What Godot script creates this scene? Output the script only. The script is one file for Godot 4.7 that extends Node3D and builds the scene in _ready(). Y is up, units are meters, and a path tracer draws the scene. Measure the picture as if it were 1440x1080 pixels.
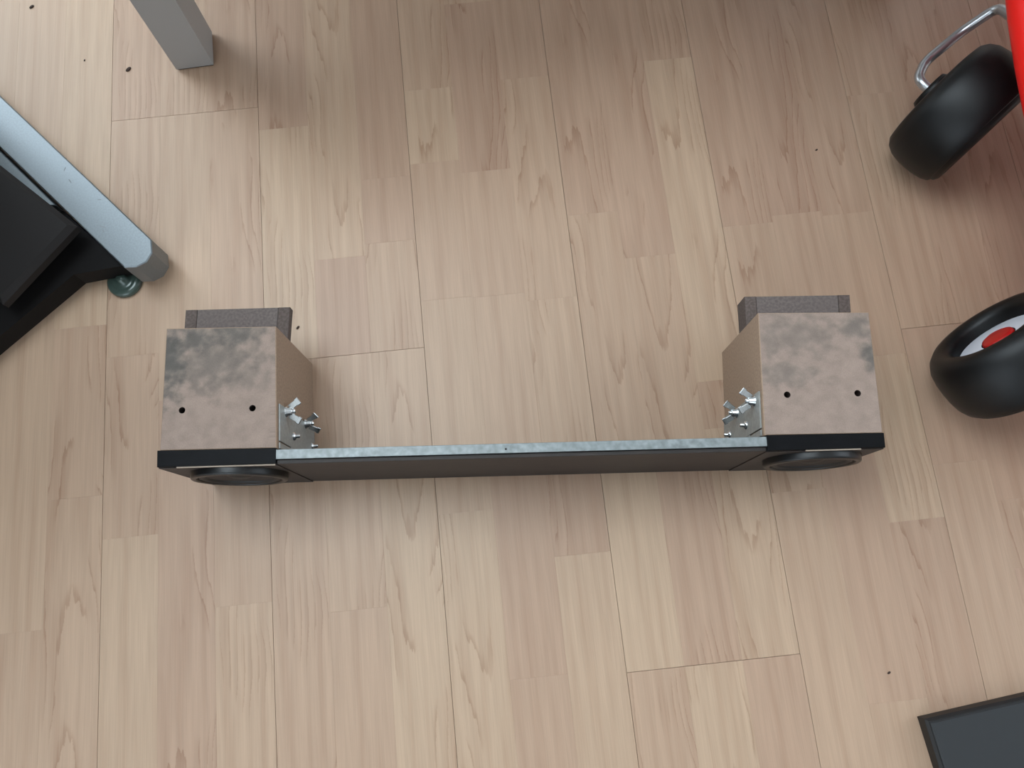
extends Node3D
# A home-made twin speaker bar on a laminate floor, seen from standing height.
# World: x right, y up, z towards the bottom of the photograph, metres.

var st: SurfaceTool
var org := Vector3.ZERO          # subtracted from every vertex: the pivot of the thing being built
var rng := RandomNumberGenerator.new()
const YAW := -0.10293237         # direction of the laminate boards
const X0 := -0.47115             # across position of the first board seam
const SW := 0.06434              # strip width (three strips to a board)

# ------------------------------------------------------------------ mesh helpers
func begin(o := Vector3.ZERO) -> void:
	st = SurfaceTool.new()
	st.begin(Mesh.PRIMITIVE_TRIANGLES)
	org = o

func tri(a: Vector3, b: Vector3, c: Vector3, out: Vector3, ua := Vector2.ZERO, ub := Vector2.ZERO, uc := Vector2.ZERO) -> void:
	var n := (c - a).cross(b - a)
	if n.length_squared() < 1e-18:
		return
	n = n.normalized()
	if n.dot(out) < 0.0:
		n = -n
		var t := b; b = c; c = t
		var u := ub; ub = uc; uc = u
	for k in 3:
		st.set_normal(n)
		st.set_uv([ua, ub, uc][k])
		st.add_vertex([a, b, c][k] - org)

func quad(a: Vector3, b: Vector3, c: Vector3, d: Vector3, out: Vector3, uvs: Array = []) -> void:
	if uvs.is_empty():
		tri(a, b, c, out); tri(a, c, d, out)
	else:
		tri(a, b, c, out, uvs[0], uvs[1], uvs[2]); tri(a, c, d, out, uvs[0], uvs[2], uvs[3])

func stri(v: Array, n: Array, uv: Array = []) -> void:      # smooth triangle, wound by its normals
	var g: Vector3 = (v[2] - v[0]).cross(v[1] - v[0])
	if g.length_squared() < 1e-20:
		return
	var o := [0, 1, 2] if g.dot(n[0] + n[1] + n[2]) >= 0.0 else [0, 2, 1]
	for k in o:
		st.set_normal(n[k])
		st.set_uv(uv[k] if uv.size() else Vector2.ZERO)
		st.add_vertex(v[k] - org)

func inset(p: PackedVector2Array, e: float) -> PackedVector2Array:
	var r := Geometry2D.offset_polygon(p, -e, Geometry2D.JOIN_MITER)
	if r.is_empty() or r[0].size() != p.size():
		return p
	var q: PackedVector2Array = r[0]
	var best := 0
	for k in q.size():
		if q[k].distance_to(p[0]) < q[best].distance_to(p[0]):
			best = k
	var o := PackedVector2Array()
	var fwd := q[(best + 1) % q.size()].distance_to(p[1]) <= q[(best + q.size() - 1) % q.size()].distance_to(p[1])
	for k in q.size():
		o.append(q[(best + (k if fwd else q.size() - k)) % q.size()])
	return o

func p3(p: Vector2, y: float) -> Vector3:
	return Vector3(p.x, y, p.y)

func prism(p: PackedVector2Array, y0: float, y1: float, bev := 0.0008, cap := true) -> void:   # upright prism over a plan outline, chamfered
	var lo := inset(p, bev)
	var n := p.size()
	var c := Vector2.ZERO
	for q in p:
		c += q / n
	for k in n:
		var j := (k + 1) % n
		var e := p[j] - p[k]
		var o2 := Vector2(e.y, -e.x).normalized()
		if o2.dot((p[k] + p[j]) * 0.5 - c) < 0.0:
			o2 = -o2
		var o := Vector3(o2.x, 0, o2.y)
		quad(p3(p[k], y0 + bev), p3(p[j], y0 + bev), p3(p[j], y1 - bev), p3(p[k], y1 - bev), o)
		quad(p3(p[k], y1 - bev), p3(p[j], y1 - bev), p3(lo[j], y1), p3(lo[k], y1), o + Vector3.UP)
		quad(p3(p[k], y0 + bev), p3(p[j], y0 + bev), p3(lo[j], y0), p3(lo[k], y0), o + Vector3.DOWN)
	var ix := Geometry2D.triangulate_polygon(lo)
	for k in range(0, ix.size(), 3):
		if cap:
			tri(p3(lo[ix[k]], y1), p3(lo[ix[k + 1]], y1), p3(lo[ix[k + 2]], y1), Vector3.UP)
		tri(p3(lo[ix[k]], y0), p3(lo[ix[k + 1]], y0), p3(lo[ix[k + 2]], y0), Vector3.DOWN)

func pv(a: Array) -> PackedVector2Array:
	var o := PackedVector2Array()
	for k in range(0, a.size(), 2):
		o.append(Vector2(a[k], a[k + 1]))
	return o

func slab(c: Vector3, s: Vector3, bev := 0.002) -> void:     # axis-aligned box
	prism(pv([c.x - s.x / 2, c.z - s.z / 2, c.x + s.x / 2, c.z - s.z / 2, c.x + s.x / 2, c.z + s.z / 2, c.x - s.x / 2, c.z + s.z / 2]), c.y - s.y / 2, c.y + s.y / 2, bev)

func obox(c: Vector3, ex: Vector3, ey: Vector3, ez: Vector3, bev := 0.0003) -> void:   # box of three half axes, chamfered on the ex/ey faces' edges
	var f := 1.0 - bev / maxf(ex.length(), 1e-6)
	var g := 1.0 - bev / maxf(ey.length(), 1e-6)
	var h := 1.0 - bev / maxf(ez.length(), 1e-6)
	var ax := [ex, ey, ez]
	var sh := [f, g, h]
	for a in 3:
		var u: Vector3 = ax[(a + 1) % 3] * sh[(a + 1) % 3]
		var v: Vector3 = ax[(a + 2) % 3] * sh[(a + 2) % 3]
		for s in [-1.0, 1.0]:
			var m: Vector3 = c + ax[a] * s
			quad(m - u - v, m + u - v, m + u + v, m - u + v, ax[a] * s)
		var p: Vector3 = ax[a]
		var q: Vector3 = ax[(a + 1) % 3]
		var w: Vector3 = ax[(a + 2) % 3] * sh[(a + 2) % 3]
		for s in [-1.0, 1.0]:
			for t in [-1.0, 1.0]:
				var A: Vector3 = c + p * s + q * t * sh[(a + 1) % 3]
				var B: Vector3 = c + p * s * sh[a] + q * t
				quad(A - w, A + w, B + w, B - w, p.normalized() * s + q.normalized() * t)
	for s in [-1.0, 1.0]:
		for t in [-1.0, 1.0]:
			for r in [-1.0, 1.0]:
				tri(c + ex * s + ey * t * g + ez * r * h, c + ex * s * f + ey * t + ez * r * h, c + ex * s * f + ey * t * g + ez * r, ex * s + ey * t + ez * r)

func lathe(c: Vector3, axis: Vector3, prof: Array, segs := 32) -> void:    # prof: Vector2(radius, along axis), smooth
	axis = axis.normalized()
	var u := axis.cross(Vector3.UP if absf(axis.y) < 0.9 else Vector3.RIGHT).normalized()
	var v := axis.cross(u)
	var np := []
	for k in prof.size():
		var a: Vector2 = prof[maxi(k - 1, 0)]
		var b: Vector2 = prof[mini(k + 1, prof.size() - 1)]
		var d := (b - a).normalized()
		np.append(Vector2(d.y, -d.x))
	for i in segs:
		var t0 := TAU * i / segs
		var t1 := TAU * (i + 1) / segs
		var e0 := u * cos(t0) + v * sin(t0)
		var e1 := u * cos(t1) + v * sin(t1)
		for k in prof.size() - 1:
			var a: Vector2 = prof[k]
			var b: Vector2 = prof[k + 1]
			var na: Vector2 = np[k]
			var nb: Vector2 = np[k + 1]
			var A0 := c + e0 * a.x + axis * a.y
			var A1 := c + e1 * a.x + axis * a.y
			var B0 := c + e0 * b.x + axis * b.y
			var B1 := c + e1 * b.x + axis * b.y
			var NA0 := (e0 * na.x + axis * na.y).normalized()
			var NA1 := (e1 * na.x + axis * na.y).normalized()
			var NB0 := (e0 * nb.x + axis * nb.y).normalized()
			var NB1 := (e1 * nb.x + axis * nb.y).normalized()
			stri([A0, B0, B1], [NA0, NB0, NB1])
			stri([A0, B1, A1], [NA0, NB1, NA1])

func tube(pts: Array, r: float, bend := 0.012, segs := 16) -> void:      # round rod through points, bends rounded
	var q := [pts[0]]
	for k in range(1, pts.size() - 1):
		var p: Vector3 = pts[k]
		var a: Vector3 = pts[k - 1] - p
		var b: Vector3 = pts[k + 1] - p
		var pa := p + a.normalized() * minf(bend, a.length() * 0.48)
		var pb := p + b.normalized() * minf(bend, b.length() * 0.48)
		for i in 9:
			var t := i / 8.0
			q.append(pa.lerp(p, t).lerp(p.lerp(pb, t), t))
	q.append(pts[-1])
	var up := Vector3(0.3, 1, 0.2).normalized()
	var rings := []
	for k in q.size():
		var d: Vector3 = (q[mini(k + 1, q.size() - 1)] - q[maxi(k - 1, 0)]).normalized()
		var u := d.cross(up).normalized()
		up = u.cross(d).normalized()
		var ring := []
		for i in segs:
			var t := TAU * i / segs
			ring.append(u * cos(t) + up * sin(t))
		rings.append(ring)
	for k in q.size() - 1:
		for i in segs:
			var j := (i + 1) % segs
			var n := [rings[k][i], rings[k][j], rings[k + 1][j], rings[k + 1][i]]
			var v := [q[k] + n[0] * r, q[k] + n[1] * r, q[k + 1] + n[2] * r, q[k + 1] + n[3] * r]
			stri([v[0], v[1], v[2]], [n[0], n[1], n[2]])
			stri([v[0], v[2], v[3]], [n[0], n[2], n[3]])

func ellipsoid(c: Vector3, h: Vector3, e: float, basis := Basis(), nu := 64, nv := 32) -> void:      # superellipsoid, exponent e in the vertical section and in plan
	var pt := func(u: float, v: float) -> Vector3:
		var cp := func(x: float) -> float: return signf(cos(x)) * pow(absf(cos(x)), e)
		var sp := func(x: float) -> float: return signf(sin(x)) * pow(absf(sin(x)), e)
		return c + basis * (h * Vector3(cp.call(v) * cp.call(u), sp.call(v), cp.call(v) * sp.call(u)))
	var nm := func(p: Vector3) -> Vector3:
		var l: Vector3 = basis.inverse() * (p - c) / h
		var x := 2.0 / e - 1.0
		return (basis * (Vector3(signf(l.x) * pow(absf(l.x), x), signf(l.y) * pow(absf(l.y), x), signf(l.z) * pow(absf(l.z), x)) / h)).normalized()
	for i in nu:
		for j in nv:
			var v := []
			var n := []
			for d in [[0, 0], [1, 0], [1, 1], [0, 1]]:
				var p: Vector3 = pt.call(TAU * (i + d[0]) / nu, -PI / 2 + PI * (j + d[1]) / nv)
				v.append(p)
				n.append(nm.call(p))
			stri([v[0], v[1], v[2]], [n[0], n[1], n[2]])
			stri([v[0], v[2], v[3]], [n[0], n[2], n[3]])

# ------------------------------------------------------------------ node helpers
func obj(called: String, m: Material, parent: Node = self) -> MeshInstance3D:
	var o := MeshInstance3D.new()
	o.name = numbered(called, parent)
	o.mesh = st.commit()
	o.material_override = m
	parent.add_child(o, true)
	if parent == self:
		o.position = org
	return o

func numbered(called: String, parent: Node) -> String:
	if not parent.has_node(NodePath(called)):
		return called
	var k := 1
	while parent.has_node(NodePath("%s_%03d" % [called, k])):
		k += 1
	return "%s_%03d" % [called, k]

func thing(called: String, label: String, category: String, at: Vector3, group := "") -> Node3D:
	var o := Node3D.new()
	o.name = numbered(called, self)
	add_child(o, true)
	o.position = at
	tag(o, label, category, group)
	return o

func tag(o: Node, label: String, category: String, group := "") -> void:
	o.set_meta("label", label)
	o.set_meta("category", category)
	if group:
		o.set_meta("group", group)

func structure(called: String, label: String, category: String, m: Material) -> MeshInstance3D:
	var o := obj(called, m)
	o.set_meta("kind", "structure")
	tag(o, label, category)
	return o

# ------------------------------------------------------------------ materials
func mat(c: Color, rough := 0.6, metal := 0.0, spec := 0.5) -> StandardMaterial3D:
	var m := StandardMaterial3D.new()
	m.albedo_color = c
	m.roughness = rough
	m.metallic = metal
	m.metallic_specular = spec
	return m

func noise(freq: float, sd: int, oct := 3) -> FastNoiseLite:
	var n := FastNoiseLite.new()
	n.noise_type = FastNoiseLite.TYPE_SIMPLEX
	n.frequency = freq
	n.seed = sd
	n.fractal_type = FastNoiseLite.FRACTAL_FBM if oct > 1 else FastNoiseLite.FRACTAL_NONE
	n.fractal_octaves = oct
	return n

func picture(w: int, h: int, f: Callable) -> ImageTexture:
	var b := PackedByteArray()
	b.resize(w * h * 3)
	var k := 0
	for y in h:
		for x in w:
			var c: Color = f.call(x, y)
			b[k] = clampi(int(c.r * 255.0), 0, 255)
			b[k + 1] = clampi(int(c.g * 255.0), 0, 255)
			b[k + 2] = clampi(int(c.b * 255.0), 0, 255)
			k += 3
	return ImageTexture.create_from_image(Image.create_from_data(w, h, false, Image.FORMAT_RGB8, b))

func speckle(m: StandardMaterial3D, amount: float, freq: float, sd: int, scale: float, stretch := Vector3.ONE) -> void:    # fine tonal mottling on a plain material
	var n := noise(freq, sd, 4)
	m.albedo_texture = picture(256, 256, func(x: int, y: int) -> Color:
		var tx := x / 256.0
		var ty := y / 256.0
		var v := lerpf(lerpf(n.get_noise_2d(x, y), n.get_noise_2d(x - 256, y), tx), lerpf(n.get_noise_2d(x, y - 256), n.get_noise_2d(x - 256, y - 256), tx), ty)
		var g := clampf(1.0 - amount + v * amount * 2.0, 0.0, 1.0)
		return Color(g, g, g))
	m.uv1_triplanar = true
	m.uv1_scale = stretch * scale

func grain(kind: int, sd: int) -> ImageTexture:       # printed maple: fine fibres, some with thin cathedral lines
	var fine := noise(1.0, sd, 2)
	var wide := noise(1.0, sd + 50, 3)
	var warp := noise(1.0, sd + 90, 2)
	var cx := [0.5, 0.5, 0.3, 0.7, 0.45, 0.6][kind % 6] as float
	var W := 128
	var Hh := 1024
	return picture(W, Hh, func(x: int, y: int) -> Color:
		var u := float(x) / W
		var l := float(y) / Hh * 0.62              # metres along the strip
		var s := u * SW
		var f := fine.get_noise_2d(s * 1000.0, l * 9.0)
		var w := wide.get_noise_2d(s * 60.0, l * 2.2)
		var g := 0.958 + 0.034 * f + 0.040 * w
		var line := 0.0
		if kind >= 1:
			var o := (u - cx) * 2.0 + warp.get_noise_2d(s * 9.0, l * 3.0) * 0.35
			var jag := warp.get_noise_2d(s * 160.0 + 40.0, l * 16.0)
			var r: float = o * o * [0.0, 2.6, 2.0, 0.0, -2.2, 2.4][kind] + l * [0.0, 8.0, 6.0, 2.0, 7.0, -7.0][kind] + jag * 0.10
			if kind == 3:
				r = o * 4.5 + l * 1.2 + jag * 0.10
			var fr := fposmod(r, 1.0)
			var on := smoothstep(-0.1, 0.3, warp.get_noise_2d(s * 14.0 + 7.0, l * 4.0 + 3.0) + 0.05)
			line = (smoothstep(0.80, 0.97, fr) * (1.0 - smoothstep(0.985, 1.0, fr)) + 0.28 * smoothstep(0.1, 0.9, fr) * (1.0 - smoothstep(0.985, 1.0, fr))) * on
		g -= 0.075 * line
		return Color(g, g - 0.006 - 0.025 * line - 0.02 * maxf(-w, 0.0), g - 0.010 - 0.04 * line - 0.03 * maxf(-w, 0.0)))

# ------------------------------------------------------------------ the scene
func _ready() -> void:
	rng.seed = 7
	# camera: 0.91 m up, tipped 13.8 degrees off straight down
	var cam := Camera3D.new()
	cam.name = "camera"
	var p := 0.24152054
	var r := Vector3.BACK
	var roll := -0.00752541
	var fw := Vector3(0, -cos(p), -sin(p)).rotated(r, roll)
	var up := Vector3(0, sin(p), -cos(p)).rotated(r, roll)
	cam.transform = Transform3D(Basis(fw.cross(up), up, -fw), Vector3(0, 0.9116, 0))
	cam.fov = rad_to_deg(2.0 * atan(540.0 / 1099.69))
	cam.near = 0.02
	cam.current = true
	add_child(cam)
	# overcast daylight outside, entering by one big window at the left
	var env := Environment.new()
	var sm := ProceduralSkyMaterial.new()
	sm.sky_top_color = Color(0.80, 0.88, 0.98)
	sm.sky_horizon_color = Color(0.96, 0.97, 0.96)
	sm.ground_horizon_color = Color(0.70, 0.70, 0.68)
	sm.ground_bottom_color = Color(0.42, 0.42, 0.40)
	sm.sky_energy_multiplier = 1.0
	var sky := Sky.new()
	sky.sky_material = sm
	env.background_mode = Environment.BG_SKY
	env.sky = sky
	env.ambient_light_source = Environment.AMBIENT_SOURCE_DISABLED
	env.tonemap_mode = Environment.TONE_MAPPER_LINEAR
	env.tonemap_exposure = 1.92
	env.sdfgi_enabled = true
	env.ssao_enabled = true
	env.ssil_enabled = true
	var we := WorldEnvironment.new()
	we.name = "world"
	we.environment = env
	add_child(we)
	daylight("roof_window_daylight", Vector3(-0.85, 2.57, -0.75), Vector3(0.0, -1, 0.001), Vector2(1.3, 1.3), 2.05)
	daylight("window_daylight", Vector3(-1.58, 1.40, -1.0), Vector3(1, -0.1, 0.1), Vector2(1.7, 1.8), 2.5)
	daylight("garden_window_daylight", Vector3(-0.85, 1.3, 1.78), Vector3(0, -0.1, -1), Vector2(1.2, 1.9), 0.75)
	daylight("side_window_daylight", Vector3(2.18, 1.4, -0.9), Vector3(-1, -0.1, 0), Vector2(1.5, 1.7), 1.25)
	room()
	laminate()
	speaker_bar()
	dining_table()
	lounge_chair()
	ride_on()
	flat_case()
	crumbs()

func daylight(called: String, at: Vector3, dir: Vector3, size: Vector2, e: float) -> void:
	var l := AreaLight3D.new()
	l.name = called
	l.area_size = size
	l.light_energy = e
	l.light_color = Color(0.93, 0.98, 1.0)
	l.shadow_enabled = true
	l.set("area_range", 12.0)
	add_child(l)
	l.look_at_from_position(at, at + dir, Vector3.UP if absf(dir.y) < 0.9 else Vector3.BACK)

# ------------------------------------------------------------------ room
func wall_with_opening(x_axis: bool, at: float, lo: float, hi: float, o0: float, o1: float, y0: float, y1: float, h: float, t: float) -> void:
	var bx := func(a: float, b: float, ya: float, yb: float) -> void:
		if x_axis:
			slab(Vector3(at, (ya + yb) / 2, (a + b) / 2), Vector3(t, yb - ya, b - a), 0.001)
		else:
			slab(Vector3((a + b) / 2, (ya + yb) / 2, at), Vector3(b - a, yb - ya, t), 0.001)
	bx.call(lo, o0, 0.0, h)
	bx.call(o1, hi, 0.0, h)
	bx.call(o0, o1, 0.0, y0)
	bx.call(o0, o1, y1, h)

func room() -> void:
	var plaster := mat(Color(0.85, 0.86, 0.87), 0.9)
	var frame := mat(Color(0.9, 0.9, 0.9), 0.4)
	begin(Vector3(-1.7, 0, 0))
	wall_with_opening(true, -1.7, -2.3, 1.9, -1.9, 0.0, 0.5, 2.4, 2.6, 0.2)
	structure("wall_left", "white plaster wall at the left with a window opening", "wall", plaster)
	begin(Vector3(0, 0, 1.9))
	wall_with_opening(false, 1.9, -1.8, 2.4, -1.45, -0.25, 0.35, 2.25, 2.6, 0.2)
	structure("wall_front", "white plaster wall behind the photographer with a window opening", "wall", plaster)
	begin(Vector3(2.3, 0, 0))
	wall_with_opening(true, 2.3, -2.4, 2.0, -1.7, -0.1, 0.5, 2.3, 2.6, 0.2)
	structure("wall_right", "white plaster wall at the right with a window opening", "wall", plaster)
	begin(Vector3(0, 0, -2.3))
	slab(Vector3(0.3, 1.3, -2.3), Vector3(4.2, 2.6, 0.2))
	structure("wall_back", "plain white plaster wall beyond the table", "wall", plaster)
	begin(Vector3(0.3, 2.6, -0.2))                     # ceiling with a roof window above the left half of the room
	slab(Vector3(-1.7, 2.7, -0.2), Vector3(0.4, 0.2, 4.6))
	slab(Vector3(1.15, 2.7, -0.2), Vector3(2.7, 0.2, 4.6))
	slab(Vector3(-0.85, 2.7, -1.95), Vector3(1.3, 0.2, 1.1))
	slab(Vector3(-0.85, 2.7, 1.0), Vector3(1.3, 0.2, 2.2))
	structure("ceiling", "plain white ceiling of the room with a roof window opening", "ceiling", plaster)
	begin(Vector3(-0.85, 2.6, -0.75))
	for z in [-1.37, -0.13]:
		slab(Vector3(-0.85, 2.68, z), Vector3(1.3, 0.06, 0.06))
	for x in [-1.47, -0.23]:
		slab(Vector3(x, 2.68, -0.75), Vector3(0.06, 0.06, 1.18))
	structure("window_3", "white framed roof window in the ceiling", "window", frame)
	begin(Vector3(-1.7, 0.5, -0.95))
	for z in [-1.87, -0.95, -0.03]:
		slab(Vector3(-1.7, 1.45, z), Vector3(0.06, 1.9, 0.06))
	for y in [0.53, 2.37]:
		slab(Vector3(-1.7, y, -0.95), Vector3(0.06, 0.06, 1.84))
	structure("window_1", "white framed window in the left wall", "window", frame)
	begin(Vector3(2.3, 0.5, -0.9))
	for z in [-1.67, -0.9, -0.13]:
		slab(Vector3(2.3, 1.4, z), Vector3(0.06, 1.8, 0.06))
	for y in [0.53, 2.27]:
		slab(Vector3(2.3, y, -0.9), Vector3(0.06, 0.06, 1.54))
	structure("window_4", "white framed window in the right wall", "window", frame)
	begin(Vector3(-0.85, 0.35, 1.9))
	for x in [-1.42, -0.28]:
		slab(Vector3(x, 1.3, 1.9), Vector3(0.06, 1.9, 0.06))
	for y in [0.38, 2.22]:
		slab(Vector3(-0.85, y, 1.9), Vector3(1.14, 0.06, 0.06))
	structure("window_2", "white framed window behind the photographer", "window", frame)

# ------------------------------------------------------------------ floor
func strip_point(a: float, b: float, y: float) -> Vector3:
	return Vector3(a * cos(YAW) - b * sin(YAW), y, a * sin(YAW) + b * cos(YAW))

func strip_mesh(a0: float, a1: float, b0: float, b1: float, off: float, flip: bool, wx: float) -> void:
	var e := 0.00008
	var t := [strip_point(a0 + e, b0 + e, 0), strip_point(a1 - e, b0 + e, 0), strip_point(a1 - e, b1 - e, 0), strip_point(a0 + e, b1 - e, 0)]
	var m := [strip_point(a0, b0, -e), strip_point(a1, b0, -e), strip_point(a1, b1, -e), strip_point(a0, b1, -e)]
	var lo := [strip_point(a0, b0, -0.0035), strip_point(a1, b0, -0.0035), strip_point(a1, b1, -0.0035), strip_point(a0, b1, -0.0035)]
	var span := minf((b1 - b0) / 0.62, 1.0)
	var v0 := off * (1.0 - span) + 0.001
	var v1 := v0 + span - 0.002
	if flip:
		var t_ := v0
		v0 = v1
		v1 = t_
	var u0 := wx
	var u1 := 1.0 - wx
	var uv := [Vector2(u0, v0), Vector2(u1, v0), Vector2(u1, v1), Vector2(u0, v1)]
	quad(t[0], t[1], t[2], t[3], Vector3.UP, uv)
	for k in 4:
		var j := (k + 1) % 4
		var o: Vector3 = (m[k] + m[j]) * 0.5 - (m[0] + m[2]) * 0.5
		quad(m[k], m[j], t[j], t[k], o.normalized() + Vector3.UP, [uv[k], uv[j], uv[j], uv[k]])
		quad(lo[k], lo[j], m[j], m[k], o, [uv[k], uv[j], uv[j], uv[k]])

func laminate() -> void:
	# the strips in view: per column tone, end, tone, end ... from far to near (tone 0 pinkish, 1 pale)
	var cols := {
	-3: [0.75], -2: [0.65, 0.0028, 0.55], -1: [0.95, -0.3511, 0.50, -0.1416, 0.55],
	0: [0.40, -0.633, 0.62, -0.3078, 0.50, -0.0899, 0.75], 1: [0.55, -0.633, 0.70, -0.2475, 0.30],
	2: [0.40, -0.633, 0.45, -0.2408, 0.50, -0.0015, 0.65], 3: [0.25, -0.5987, 0.85, -0.281, 0.50],
	4: [0.75, -0.4081, 0.20, -0.281, 0.55, 0.0172, 0.45], 5: [0.25, -0.5127, 0.35, -0.4235, 0.60, -0.281, 0.65, -0.1516, 0.90],
	6: [0.60, -0.6362, 0.85, -0.5282, 0.50, -0.3405, 0.65, -0.0783, 0.95], 7: [0.70, -0.7634, 0.20, -0.5090, 0.45, -0.3383, 0.55, -0.1381, 0.30, 0.1088, 0.40],
	8: [0.30, -0.6395, 0.55, -0.3268, 0.65, -0.1146, 0.30, -0.0174, 0.80], 9: [0.35, -0.4351, 0.60, -0.1247, 0.85, 0.1143, 0.50],
	10: [0.35, -0.3699, 0.60, -0.1180, 0.25, 0.1143, 0.95], 11: [0.40, -0.6469, 0.85, -0.2028, 0.40, -0.1453, 0.75, 0.1143, 0.30],
	12: [0.25, -0.3988, 0.60, -0.0628, 0.55], 13: [0.20, -0.4076, 0.45, -0.1147, 0.25, 0.1733, 0.55],
	14: [0.40, -0.4007, 0.60, -0.2128, 0.85, -0.0159, 0.25], 15: [0.60, -0.5659, 0.55, -0.243, 0.30, -0.0760, 0.45],
	16: [0.50, -0.243, 0.35, -0.0278, 0.50, 0.0493, 0.10], 17: [0.40, -0.243, 0.35, -0.0709, 0.50], 18: [0.50]}
	var joints := {0: [-0.633], 1: [-0.281], 3: [0.1143], 5: [-0.243]}
	var tex := []
	for k in 6:
		tex.append(grain(k, 11 + k * 7))
	var mats := {}
	var under := mat(Color(0.30, 0.22, 0.17), 0.9)
	begin(Vector3(0.3, 0, -0.2))
	slab(Vector3(0.3, -0.0535, -0.2), Vector3(4.4, 0.1, 4.6))
	var fl := structure("floor", "maple-look laminate floor of narrow pale and pinkish strips in long boards", "floor", under)
	var far := SurfaceTool.new()
	var nfar := 0
	var rest := []
	for j in range(-36, 46):
		var list: Array = cols.get(j, [])
		var ends := []
		var tones := []
		var lo := -2.75
		if list.size():
			for k in list.size():
				if k % 2 == 0: tones.append(list[k])
				else: ends.append(list[k])
			lo = -0.86 - rng.randf() * 0.12
		else:
			lo = -2.75 + rng.randf() * 0.3
		var segs := []
		if list.size():
			var b := lo
			for k in tones.size():
				var e: float = ends[k] if k < ends.size() else 0.24 + rng.randf() * 0.2
				segs.append([b, e, tones[k]])
				b = e
			# carry on out of the frame both ways
			var bb := lo
			while bb > -2.7:
				var n := bb - 0.3 - rng.randf() * 0.25
				segs.append([n, bb, rng.randf_range(0.2, 0.9)])
				bb = n
			while b < 2.4:
				var n := b + 0.3 + rng.randf() * 0.25
				segs.append([b, n, rng.randf_range(0.2, 0.9)])
				b = n
		else:
			var b := lo
			while b < 2.4:
				var n := b + 0.3 + rng.randf() * 0.25
				segs.append([b, n, rng.randf_range(0.2, 0.9)])
				b = n
		var ja: Array = joints.get(floori(j / 3.0), [])
		for s in segs:
			var a0 := X0 + j * SW + (0.00022 if posmod(j, 3) == 0 else 0.00002)
			var a1 := X0 + (j + 1) * SW - (0.00022 if posmod(j, 3) == 2 else 0.00002)
			var b0: float = s[0] + 0.00002
			var b1: float = s[1] - 0.00002
			for q in ja:
				if absf(s[0] - q) < 0.002: b0 = s[0] + 0.0002
				if absf(s[1] - q) < 0.002: b1 = s[1] - 0.0002
			var mid := strip_point((a0 + a1) / 2, (b0 + b1) / 2, 0)
			if mid.x < -1.75 or mid.x > 2.35 or mid.z < -2.35 or mid.z > 1.95:
				continue
			var kind := rng.randi() % 6
			if rng.randf() < 0.3: kind = 0
			var near := absf(mid.x) < 1.05 and mid.z > -1.2 and mid.z < 0.62
			if not near:
				rest.append([a0, a1, b0, b1, rng.randf(), rng.randf() < 0.5])
				continue
			var tone := snappedf(s[2], 0.1)
			var key := "%d_%.1f" % [kind, tone]
			if not mats.has(key):
				mats[key] = plank_material(tex[kind], tone)
			begin(fl.position)
			strip_mesh(a0, a1, b0, b1, rng.randf(), rng.randf() < 0.5, 0.0 if rng.randf() < 0.5 else 0.06)
			obj("plank", mats[key], fl)
	begin(fl.position)
	for s in rest:
		strip_mesh(s[0], s[1], s[2], s[3], s[4], s[5], 0.0)
	var o := obj("outer_planks", plank_material(tex[0], 0.5), fl)
	o.set_meta("kind", "stuff")

func plank_material(t: Texture2D, tone: float) -> StandardMaterial3D:
	var pink := Color(0.672, 0.552, 0.468)
	var pale := Color(0.732, 0.628, 0.528)
	var m := mat(pink.lerp(pale, tone), 0.42, 0.0, 0.45)
	m.albedo_texture = t
	return m

# ------------------------------------------------------------------ the speaker bar
func board_texture(stains: Array, sd: int) -> ImageTexture:      # raw chipboard with grey smudges: [u, v, radius u, radius v, strength]
	var n := noise(0.02, sd, 4)
	var f := noise(0.3, sd + 1, 2)
	return picture(256, 256, func(x: int, y: int) -> Color:
		var u := x / 256.0
		var v := y / 256.0
		var c := Color(0.555, 0.485, 0.442)
		var w := n.get_noise_2d(x, y * 1.3)
		var d := 0.0
		for s in stains:
			var e := Vector2((u - s[0]) / s[2], (v - s[1]) / s[3]).length() + w * 0.38
			d = maxf(d, s[4] * smoothstep(1.15, 0.1, e))
		c = c.lerp(Color(0.32, 0.31, 0.295), clampf(d, 0.0, 0.9))
		var g := 1.0 + 0.05 * f.get_noise_2d(x, y) + 0.06 * w
		return Color(c.r * g, c.g * g, c.b * g))

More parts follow.
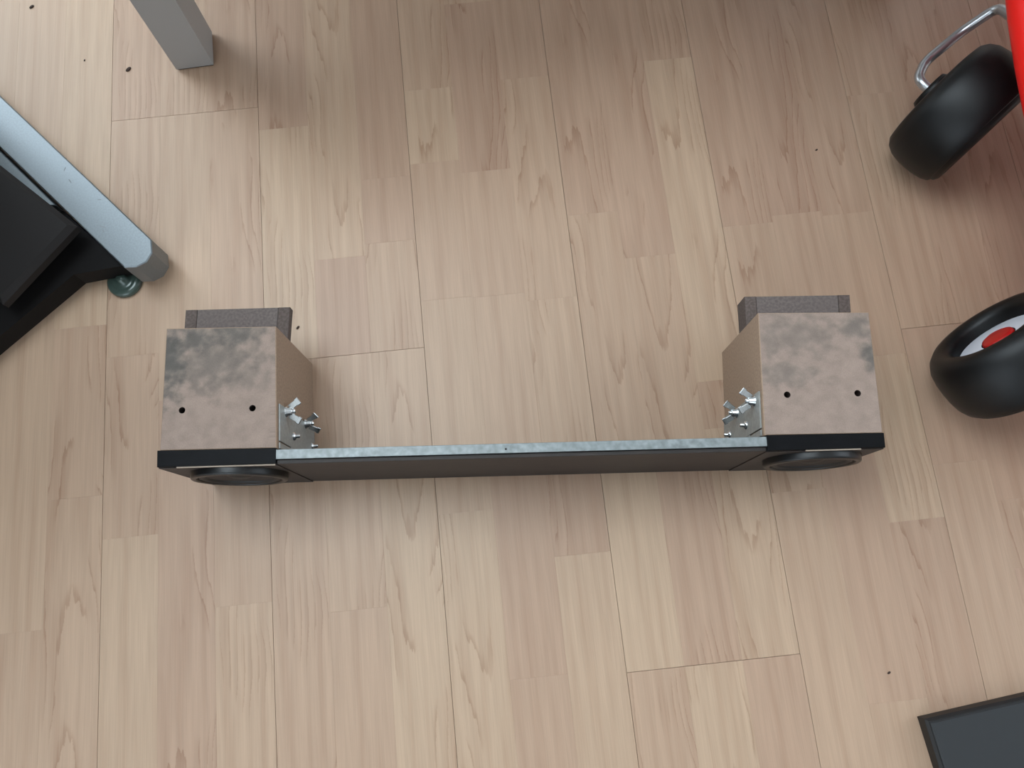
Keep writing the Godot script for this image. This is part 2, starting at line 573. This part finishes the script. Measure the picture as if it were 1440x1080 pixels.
func cabinet(bar: Node3D, q: PackedVector2Array, h: float, holes: Array, top: Material, side: Material) -> MeshInstance3D:
	# q: plan outline back-left, back-right, front-right, front-left
	begin(bar.position)
	prism(q, 0.0, h, 0.0008, false)
	var o := obj("cabinet", side, bar)
	begin(bar.position)
	var e := inset(q, 0.0008)
	var mb := (e[0] + e[1]) * 0.5
	var mf := (e[3] + e[2]) * 0.5
	var halves := [PackedVector2Array([e[0], mb, mf, e[3]]), PackedVector2Array([mb, e[1], e[2], mf])]
	var uv := func(w: Vector2) -> Vector2:
		return Vector2((w - q[0]).dot((q[1] - q[0]).normalized()) / q[0].distance_to(q[1]), (w - q[0]).dot((q[3] - q[0]).normalized()) / q[0].distance_to(q[3]))
	for k in 2:
		var c: Vector2 = holes[k]
		var hp: PackedVector2Array = halves[k]
		var angs := []
		for i in 20: angs.append(TAU * i / 20.0 - PI)
		for w in hp: angs.append((w - c).angle())
		angs.sort()
		var rim := []
		var edge := []
		for a in angs:
			var d := Vector2.from_angle(a)
			rim.append(c + d * 0.0033)
			var hit: Vector2 = c
			for i in 4:
				var x = Geometry2D.segment_intersects_segment(c, c + d * 0.5, hp[i], hp[(i + 1) % 4])
				if x != null and (x - c).length() > (hit - c).length(): hit = x
			for w in hp:
				if absf(angle_difference((w - c).angle(), a)) < 1e-5: hit = w
			edge.append(hit)
		for i in angs.size():
			var j := (i + 1) % angs.size()
			quad(p3(rim[i], h), p3(rim[j], h), p3(edge[j], h), p3(edge[i], h), Vector3.UP, [uv.call(rim[i]), uv.call(rim[j]), uv.call(edge[j]), uv.call(edge[i])])
	obj("bottom_board", top, o)
	for c in holes:
		begin(bar.position)
		lathe(p3(c, h), Vector3.DOWN, [Vector2(0.0033, 0.0), Vector2(0.0033, 0.001), Vector2(0.0032, 0.016), Vector2(0.0001, 0.0162)], 20)
		obj("screw_hole", mat(Color(0.16, 0.10, 0.07), 0.9), o)
	return o

func rear_ledge(bar: Node3D, q: PackedVector2Array, y0: float, y1: float, m: Material, m2: Material) -> void:
	# two cheeks and a board between them; q: back-left, back-right, front-right, front-left
	var t := 0.0125 / q[0].distance_to(q[1])
	begin(bar.position)
	prism(PackedVector2Array([q[0].lerp(q[1], t + 0.002), q[0].lerp(q[1], 1 - t - 0.002), q[3].lerp(q[2], 1 - t - 0.002), q[3].lerp(q[2], t + 0.002)]), y0 + 0.001, y1 - 0.0006, 0.0005)
	var o := obj("rear_ledge", m, bar)
	for s in 2:
		begin(bar.position)
		var a := 0.0 if s == 0 else 1.0 - t
		prism(PackedVector2Array([q[0].lerp(q[1], a), q[0].lerp(q[1], a + t), q[3].lerp(q[2], a + t), q[3].lerp(q[2], a)]), y0, y1, 0.0006)
		obj("side_cheek", m2, o)

func wing_nut(parent: Node3D, at: Vector3, n: Vector3, spin: float, m: Material) -> void:
	begin((parent.get_parent() as Node3D).position)
	lathe(at, n, [Vector2(0.0058, 0.0), Vector2(0.0056, 0.0012), Vector2(0.0046, 0.002), Vector2(0.0040, 0.006), Vector2(0.0034, 0.0066), Vector2(0.0025, 0.0068), Vector2(0.0024, 0.0095), Vector2(0.0001, 0.0098)], 18)
	var u := n.cross(Vector3.UP).normalized().rotated(n, spin)
	var w := n.cross(u)
	for s in [-1.0, 1.0]:
		var root: Vector3 = at + u * s * 0.0040 + n * 0.0038
		var tip: Vector3 = at + u * s * 0.0098 + n * 0.0125
		var mid: Vector3 = (root + tip) * 0.5
		var ax: Vector3 = (tip - root) * 0.5
		obox(mid, ax, ax.normalized().cross(w) * 0.0032, w * 0.0009, 0.0005)
		obox(tip, ax.normalized() * 0.0022, ax.normalized().cross(w) * 0.0040, w * 0.0010, 0.0006)
	obj("wing_nut", m, parent)

func bracket(bar: Node3D, f: Vector2, b: Vector2, sgn: float, nuts: Array, screws: Array, m: Material, nm: Material) -> void:
	# flat steel plate on the inner side face; s runs back from the front corner f towards b
	var d := (b - f).normalized()
	var d3 := Vector3(d.x, 0, d.y)
	var n := Vector3(sgn, 0, 0)
	n = (n - d3 * n.dot(d3)).normalized()
	var at := func(s: float, y: float) -> Vector3: return Vector3(f.x, 0, f.y) + d3 * s + Vector3.UP * y + n * 0.0009
	begin(bar.position)
	var put := func(s0: float, s1: float, y0: float, y1: float) -> void:
		obox(at.call((s0 + s1) / 2, (y0 + y1) / 2), d3 * (s1 - s0) / 2, Vector3.UP * (y1 - y0) / 2, n * 0.0008, 0.0003)
	put.call(0.0082, 0.0465, 0.002, 0.1405)
	put.call(0.0005, 0.0082, 0.002, 0.101)
	put.call(0.0005, 0.0068, 0.1005, 0.1405)
	var o := obj("bracket", m, bar)
	o.set_meta("label", "grey steel corner plate with wing nuts")
	for k in nuts:
		wing_nut(o, at.call(k[0], k[1]) + n * 0.0008, n, k[2], nm)
	for k in screws:
		begin(bar.position)
		lathe(at.call(k[0], k[1]) + n * 0.0008, n, [Vector2(0.0046, 0.0), Vector2(0.0043, 0.0012), Vector2(0.003, 0.0024), Vector2(0.0022, 0.0027), Vector2(0.0021, 0.0065), Vector2(0.0001, 0.0068)], 18)
		obj("screw", nm, o)

func speaker(bar: Node3D, c: Vector3, n: Vector3, black: Material, rubber: Material, cone: Material) -> void:
	begin(bar.position)
	lathe(c, n, [Vector2(0.0490, -0.001), Vector2(0.0488, 0.0055), Vector2(0.0482, 0.0070), Vector2(0.0470, 0.0078), Vector2(0.0435, 0.0078), Vector2(0.0425, 0.0068), Vector2(0.042, 0.004)], 64)
	var o := obj("speaker_ring", black, bar)
	begin(bar.position)
	lathe(c, n, [Vector2(0.042, 0.0042), Vector2(0.0405, 0.0060), Vector2(0.0380, 0.0070), Vector2(0.0355, 0.0060), Vector2(0.034, 0.0042)], 48)
	obj("surround", rubber, o)
	begin(bar.position)
	lathe(c, n, [Vector2(0.0345, 0.0043), Vector2(0.024, 0.0026), Vector2(0.0145, 0.0012)], 48)
	obj("cone", cone, o)
	begin(bar.position)
	lathe(c, n, [Vector2(0.0150, 0.0010), Vector2(0.0135, 0.0030), Vector2(0.009, 0.0048), Vector2(0.004, 0.0056), Vector2(0.0001, 0.0058)], 40)
	obj("dust_cap", rubber, o)

func speaker_bar() -> void:
	var h := 0.147
	var bar := thing("speaker_bar", "two raw chipboard speaker boxes joined by a dark panel with silvery top edge", "speaker", Vector3(0, 0, -0.17))
	var side := mat(Color(0.635, 0.54, 0.46), 0.85, 0.0, 0.3)
	speckle(side, 0.06, 0.16, 5, 6.0)
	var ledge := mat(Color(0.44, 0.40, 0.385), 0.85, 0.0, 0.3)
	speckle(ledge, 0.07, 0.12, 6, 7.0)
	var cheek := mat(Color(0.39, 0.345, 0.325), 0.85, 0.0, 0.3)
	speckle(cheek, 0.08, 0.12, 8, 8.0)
	var black := mat(Color(0.060, 0.060, 0.068), 0.5, 0.0, 0.22)
	speckle(black, 0.12, 0.05, 9, 5.0, Vector3(0.4, 2, 2))
	var veneer := mat(Color(0.175, 0.140, 0.122), 0.6)
	speckle(veneer, 0.12, 0.05, 10, 4.0, Vector3(0.3, 3, 3))
	var ringm := mat(Color(0.035, 0.035, 0.038), 0.35)
	var rubber := mat(Color(0.055, 0.05, 0.05), 0.55)
	var conem := mat(Color(0.11, 0.085, 0.075), 0.6)
	var raw := mat(Color(0.62, 0.56, 0.50), 0.7)
	var zinc := mat(Color(0.63, 0.635, 0.62), 0.5, 0.35)
	speckle(zinc, 0.05, 0.06, 12, 9.0)
	var bright := mat(Color(0.82, 0.83, 0.83), 0.22, 0.9)
	var alu := mat(Color(0.55, 0.575, 0.575), 0.45, 0.2)
	speckle(alu, 0.10, 0.06, 13, 6.0)
	# cabinets (plan: back-left, back-right, front-right, front-left)
	var lq := pv([-0.3612, -0.2478, -0.2485, -0.2498, -0.2388, -0.1236, -0.3545, -0.1212])
	var rq := pv([0.2471, -0.2631, 0.3607, -0.2636, 0.3608, -0.1379, 0.2440, -0.1358])
	var lt := mat(Color.WHITE, 0.85, 0.0, 0.3)
	lt.texture_repeat = false
	lt.albedo_texture = board_texture([[0.06, 0.28, 0.24, 0.38, 0.85], [0.30, 0.10, 0.26, 0.18, 0.75], [0.62, 0.06, 0.34, 0.18, 0.7], [0.45, 0.30, 0.6, 0.30, 0.45], [0.75, 0.4, 0.3, 0.2, 0.25]], 21)
	var rt := mat(Color.WHITE, 0.85, 0.0, 0.3)
	rt.texture_repeat = false
	rt.albedo_texture = board_texture([[0.97, 0.32, 0.10, 0.16, 0.7], [0.85, 0.10, 0.2, 0.14, 0.45], [0.35, 0.18, 0.4, 0.22, 0.28], [0.2, 0.5, 0.4, 0.12, 0.3], [0.1, 0.2, 0.15, 0.25, 0.25]], 33)
	cabinet(bar, lq, h, [Vector2(-0.3364, -0.1618), Vector2(-0.2658, -0.1639)], lt, side)
	cabinet(bar, rq, h, [Vector2(0.2697, -0.1768), Vector2(0.3401, -0.1782)], rt, side)
	rear_ledge(bar, pv([-0.3622, -0.2826, -0.2484, -0.2857, -0.2485, -0.2496, -0.3612, -0.2476]), 0.0930, 0.1050, ledge, cheek)
	rear_ledge(bar, pv([0.2473, -0.2964, 0.3618, -0.2981, 0.3607, -0.2634, 0.2471, -0.2629]), 0.0760, 0.1050, ledge, cheek)
	# front panels: black painted top edge, dark veneer in front
	var fl := pv([-0.3569, -0.1211, -0.2393, -0.1238, -0.2384, -0.1080, -0.3554, -0.1046])
	var fr := pv([0.2461, -0.1360, 0.3618, -0.1381, 0.3617, -0.1235, 0.2455, -0.1202])
	for q in [fl, fr]:
		begin(bar.position)
		prism(q, 0.0, h + 0.0005, 0.0007)
		var o := obj("front_panel", black, bar)
		var a: Vector2 = q[3]
		var b: Vector2 = q[2]
		var t := (b - a).normalized()
		var nn := Vector2(-t.y, t.x)
		if nn.y < 0: nn = -nn
		var ve := nn * 0.0009
		begin(bar.position)
		prism(PackedVector2Array([q[3] - ve * 0.1, q[2] - ve * 0.1, q[2] + ve, q[3] + ve]), 0.0015, h - 0.004, 0.0003)
		obj("front_veneer", veneer, o)
		begin(bar.position)
		var e0 := a.lerp(b, 0.16 if a.x < 0 else 0.28)
		var e1 := a.lerp(b, 0.99 if a.x < 0 else 0.86)
		if a.x > 0:
			e0 = b.lerp(a, 0.30)
			e1 = b.lerp(a, 0.66)
			e0 = a.lerp(b, 0.33)
			e1 = a.lerp(b, 0.80)
		prism(PackedVector2Array([e0 - ve, e1 - ve, e1 + ve * 1.4, e0 + ve * 1.4]), h - 0.0035, h - 0.0012, 0.0003)
		obj("worn_edge", raw, o)
		var c := (a + b) * 0.5
		if a.x < 0: c = a + t * 0.0640
		else: c = a + t * 0.0620
		speaker(bar, Vector3(c.x, 0.0935, c.y) + Vector3(nn.x, 0, nn.y) * 0.0009, Vector3(nn.x, 0, nn.y), ringm, rubber, conem)
	# cross panel: silvery strip on the top edge, dark veneer face in front
	begin(bar.position)
	var bl := Vector2(-0.2392, -0.1221)
	var br := Vector2(0.2458, -0.1343)
	var bf := Vector2(0.0003, 0.0095)
	prism(PackedVector2Array([bl, br, br + bf, bl + bf]), 0.0, h - 0.0015, 0.0004)
	var cp := obj("cross_panel", black, bar)
	begin(bar.position)
	prism(PackedVector2Array([bl + bf, br + bf, br + bf * 1.46, bl + bf * 1.46]), 0.0, h - 0.0035, 0.0006)
	obj("front_veneer", veneer, cp)
	begin(bar.position)
	prism(PackedVector2Array([bl, br, br + bf, bl + bf]), h - 0.0015, h, 0.0004)
	obj("edge_strip", alu, cp)
	begin(bar.position)
	lathe(Vector3(-0.0118, h, -0.1222), Vector3.UP, [Vector2(0.0011, -0.0002), Vector2(0.0009, 0.0004), Vector2(0.0001, 0.0006)], 12)
	obj("pin", mat(Color(0.1, 0.08, 0.07), 0.7), cp)
	bracket(bar, lq[2], lq[1], 1.0, [[0.0425, 0.1185, 0.25], [0.0445, 0.0420, 0.75]], [[0.0215, 0.0905], [0.0235, 0.0130]], zinc, bright)
	bracket(bar, rq[3], rq[0], -1.0, [[0.0395, 0.1250, -0.45], [0.0405, 0.0600, -0.45]], [[0.0205, 0.0920], [0.0220, 0.0260]], zinc, bright)

# ------------------------------------------------------------------ table
func dining_table() -> void:
	var a := Vector2(-0.4541, -0.6562)
	var dx := Vector2(0.0492, -0.0073)
	var dz := Vector2(-0.0070, -0.0505)
	var at := Vector3(a.x, 0, a.y)
	var t := thing("table", "grey painted table at top left standing on a square leg", "table", at)
	var grey := mat(Color(0.605, 0.590, 0.575), 0.55)
	var foot := mat(Color(0.10, 0.09, 0.085), 0.8)
	var ux := dx.normalized()
	var uz := dz.normalized()
	for k in [[0.0, 0.0], [0.95, 0.0], [0.95, 0.80], [0.0, 0.80]]:
		var o: Vector2 = a + ux * k[0] + uz * k[1]
		begin(at)
		prism(PackedVector2Array([o, o + dx, o + dx + dz, o + dz]), 0.002, 0.42, 0.0012)
		var l := obj("leg", grey, t)
		begin(at)
		var m := (dx + dz) * 0.03
		prism(PackedVector2Array([o + m, o + dx * 0.97 + dz * 0.03, o + (dx + dz) * 0.97, o + dz * 0.97 + dx * 0.03]), 0.0, 0.0025, 0.0003)
		obj("foot_pad", foot, l)
	begin(at)
	var e := a - ux * 0.015 - uz * 0.10
	prism(PackedVector2Array([e, e + ux * 1.03, e + ux * 1.03 + uz * 0.97, e + uz * 0.97]), 0.42, 0.45, 0.002)
	obj("tabletop", grey, t)

# ------------------------------------------------------------------ black chair with steel frame
func lounge_chair() -> void:
	var at := Vector3(-0.62, 0, -0.40)
	var t := thing("lounge_chair", "black seat at the left edge with a flat brushed steel bar on round foot", "chair", at)
	var steel := mat(Color(0.47, 0.495, 0.51), 0.36, 0.7)
	speckle(steel, 0.03, 0.2, 15, 6.0)
	var blackm := mat(Color(0.070, 0.062, 0.060), 0.6, 0.0, 0.25)
	var padm := mat(Color(0.118, 0.106, 0.102), 0.6, 0.0, 0.3)
	var d := Vector2(0.735, 0.678)       # along the bar, towards its free end
	var n := Vector2(-0.678, 0.735)      # across it, towards the seat
	var tip := Vector2(-0.4310, -0.3850)
	var w := 0.0445
	var P := func(s: float, v: float) -> Vector2: return tip + d * s + n * v
	begin(at)
	prism(PackedVector2Array([P.call(-0.62, 0.0), P.call(0.0, 0.0), P.call(0.013, 0.010), P.call(0.017, 0.022), P.call(0.013, 0.0345), P.call(0.003, w), P.call(-0.62, w)]), 0.015, 0.062, 0.0012)
	var rail := obj("steel_rail", steel, t)
	rail.set_meta("label", "flat brushed steel bar with a rounded end")
	# scuffs on the bar
	var scuffm := mat(Color(0.42, 0.43, 0.44), 0.7)
	for s in [[-0.055, 0.028, 0.008, 0.3], [-0.050, 0.031, 0.004, 1.2], [-0.130, 0.016, 0.006, 0.9], [-0.147, 0.010, 0.005, 1.8], [-0.085, 0.008, 0.004, 0.1]]:
		begin(at)
		var c: Vector2 = P.call(s[0], s[1])
		var u := Vector3(cos(s[3]), 0, sin(s[3]))
		obox(Vector3(c.x, 0.0620, c.y), u * s[2] * 0.5, Vector3.UP * 0.0001, u.cross(Vector3.UP) * 0.0005, 0.0001)
		obj("scuff", scuffm, rail)
	# second rail, seen as a wedge between bar and seat
	begin(at)
	prism(PackedVector2Array([P.call(-0.62, w + 0.0035), P.call(-0.122, w + 0.0035), P.call(-0.18, w + 0.055), P.call(-0.62, w + 0.055)]), 0.020, 0.056, 0.001)
	obj("inner_rail", steel, t)
	# padded seat over the rails
	begin(at)
	prism(PackedVector2Array([Vector2(-0.5130, -0.3967), Vector2(-0.5850, -0.3000), Vector2(-0.9300, -0.5900), Vector2(-0.8500, -0.6560)]), 0.058, 0.080, 0.006)
	obj("seat_pad", padm, t)
	begin(at)
	prism(PackedVector2Array([Vector2(-0.735, -0.62), Vector2(-0.672, -0.212), Vector2(-0.98, 0.085), Vector2(-1.36, -0.30), Vector2(-1.05, -0.85)]), 0.03, 0.95, 0.01)
	obj("seat_body", blackm, t)
	begin(at)
	prism(PackedVector2Array([P.call(-0.100, w + 0.003), P.call(-0.014, w + 0.001), Vector2(-0.4800, -0.3600), Vector2(-0.5300, -0.3500), Vector2(-0.6350, -0.2450), Vector2(-0.9400, 0.0500), Vector2(-1.2800, -0.3000), Vector2(-0.9300, -0.7600)]), 0.012, 0.040, 0.003)
	obj("seat_base", blackm, t)
	begin(at)
	lathe(Vector3(-0.4870, 0, -0.3560), Vector3.UP, [Vector2(0.0195, 0.0), Vector2(0.0215, 0.002), Vector2(0.0212, 0.006), Vector2(0.0190, 0.0085), Vector2(0.0150, 0.0095), Vector2(0.0140, 0.0088), Vector2(0.006, 0.0086), Vector2(0.0055, 0.016), Vector2(0.0001, 0.016)], 40)
	var gl := obj("foot_glide", mat(Color(0.24, 0.29, 0.265), 0.15, 0.1), t)
	gl.set_meta("label", "round greenish foot under the bar")

# ------------------------------------------------------------------ red ride-on with black wheels
func toy_wheel(t: Node3D, c: Vector3, n: Vector3, tyre: Material, with_disc: bool) -> MeshInstance3D:
	begin(t.position)
	var prof := [Vector2(0.040, -0.020), Vector2(0.046, -0.024), Vector2(0.050, -0.034), Vector2(0.058, -0.039), Vector2(0.064, -0.0385), Vector2(0.0690, -0.0355), Vector2(0.0700, -0.0325), Vector2(0.0718, -0.0318), Vector2(0.0735, -0.031), Vector2(0.0770, -0.023), Vector2(0.0788, -0.011),
		Vector2(0.0792, 0.0), Vector2(0.0788, 0.011), Vector2(0.0770, 0.023), Vector2(0.0725, 0.032), Vector2(0.066, 0.0375), Vector2(0.058, 0.039), Vector2(0.050, 0.036), Vector2(0.0468, 0.030), Vector2(0.0455, 0.017)]
	lathe(c, n, prof, 64)
	lathe(c, n, [Vector2(0.0001, -0.0205), Vector2(0.0405, -0.0205)], 48)
	if not with_disc:
		lathe(c, n, [Vector2(0.0456, 0.0175), Vector2(0.0001, 0.0175)], 48)
	var o := obj("wheel", tyre, t)
	if with_disc:
		begin(t.position)
		lathe(c, n, [Vector2(0.0456, 0.0190), Vector2(0.0440, 0.0210), Vector2(0.030, 0.0220), Vector2(0.0185, 0.0223)], 48)
		var d := obj("wheel_disc", mat(Color(0.80, 0.81, 0.84), 0.35), o)
		d.set_meta("label", "white wheel disc")
		begin(t.position)
		lathe(c, n, [Vector2(0.0174, 0.0220), Vector2(0.0166, 0.0247), Vector2(0.013, 0.0263), Vector2(0.0001, 0.0269)], 40)
		var h := obj("hub_cap", mat(Color(0.66, 0.06, 0.05), 0.35), o)
		h.set_meta("label", "red hub cap")
	return o

func ride_on() -> void:
	var at := Vector3(0.70, 0, -0.45)
	var t := thing("ride_on_toy", "red toy vehicle at the right edge with fat black wheels and a bent chrome rod", "toy", at)
	var tyre := mat(Color(0.030, 0.030, 0.032), 0.45, 0.0, 0.4)
	var red := mat(Color(0.88, 0.07, 0.045), 0.38)
	var chrome := mat(Color(0.70, 0.71, 0.72), 0.28, 0.85)
	var c1 := Vector3(0.5260, 0.0792, -0.5350)
	var n1 := Vector3(-0.67, 0, -0.74).normalized()
	var c2 := Vector3(0.5400, 0.0835, -0.2370)
	var n2 := Vector3(-0.62, 0.225, -0.74).normalized()
	var w1 := toy_wheel(t, c1, n1, tyre, false)
	toy_wheel(t, c2, n2, tyre, true)
	begin(at)
	lathe(c1, n1, [Vector2(0.024, 0.022), Vector2(0.0235, 0.043), Vector2(0.0215, 0.047), Vector2(0.0001, 0.048)], 32)
	obj("axle_cap", tyre, w1)
	begin(at)
	tube([c1 + n1 * 0.030, c1 + n1 * 0.064, Vector3(0.4985, 0.073, -0.6110), Vector3(0.5400, 0.088, -0.6425), Vector3(0.5690, 0.116, -0.6540), Vector3(0.5705, 0.150, -0.6020), Vector3(0.5960, 0.190, -0.5600)], 0.0058)
	var rod := obj("chrome_rod", chrome, t)
	rod.set_meta("label", "bent chrome rod")
	begin(at)
	tube([c2 - n2 * 0.015, c2 - n2 * 0.03 + Vector3(0.06, 0.0, 0.0), c2 + Vector3(0.16, 0.05, 0.0), c2 + Vector3(0.19, 0.12, -0.04)], 0.012)
	obj("axle", tyre, t)
	begin(at)
	ellipsoid(Vector3(0.795, 0.215, -0.505), Vector3(0.285, 0.055, 0.40), 0.8)
	obj("body", red, t)

# ------------------------------------------------------------------ dark flat case, lower right
func flat_case() -> void:
	var a := Vector2(0.4306, 0.1466)
	var u := Vector2(0.1204, -0.0254).normalized()
	var v := Vector2(-u.y, u.x)
	var at := Vector3(a.x, 0, a.y)
	var t := thing("flat_case", "flat dark grey case with black edges lying on the floor at lower right", "case", at)
	begin(at)
	prism(PackedVector2Array([a, a + u * 0.32, a + u * 0.32 + v * 0.26, a + v * 0.26]), 0.0, 0.020, 0.0025)
	var o := obj("shell", mat(Color(0.060, 0.050, 0.048), 0.55), t)
	begin(at)
	var i := 0.004
	var b := a + u * i + v * i
	prism(PackedVector2Array([b, b + u * (0.32 - 2 * i), b + u * (0.32 - 2 * i) + v * (0.26 - 2 * i), b + v * (0.26 - 2 * i)]), 0.018, 0.0215, 0.0012)
	obj("lid", mat(Color(0.190, 0.195, 0.20), 0.45, 0.0, 0.4), t)

# ------------------------------------------------------------------ bits of dirt
func crumbs() -> void:
	var dark := mat(Color(0.20, 0.14, 0.11), 0.9)
	var spots := [
		[Vector2(-0.6644, -0.7574), 0.0036, "dark crumb in the top left corner of the floor"],
		[Vector2(-0.5198, -0.6587), 0.0042, "dark brown crumb just left of the grey table leg"],
		[Vector2(-0.5809, -0.6732), 0.0017, "tiny dark crumb on pale strip left of table leg crumb"],
		[Vector2(0.3864, -0.5351), 0.0020, "tiny dark speck left of the black wheel with chrome rod"],
		[Vector2(0.4065, 0.1023), 0.0021, "small dark splinter above the dark flat case"],
		[Vector2(-0.0965, -0.1144), 0.0017, "tiny dark speck close in front of the cross panel"],
		[Vector2(-0.2690, -0.2960), 0.0026, "grey dirt crumb at the back corner of the left speaker box"]]
	for s in spots:
		var at := Vector3(s[0].x, 0, s[0].y)
		begin(at)
		var b := Basis(Vector3.UP, rng.randf() * TAU)
		ellipsoid(at + Vector3(0, s[1] * 0.24, 0), Vector3(s[1], s[1] * 0.26, s[1] * 0.55), 0.9, b, 12, 6)
		var o := obj("crumb", dark)
		tag(o, s[2], "crumb", "crumbs on the laminate floor")
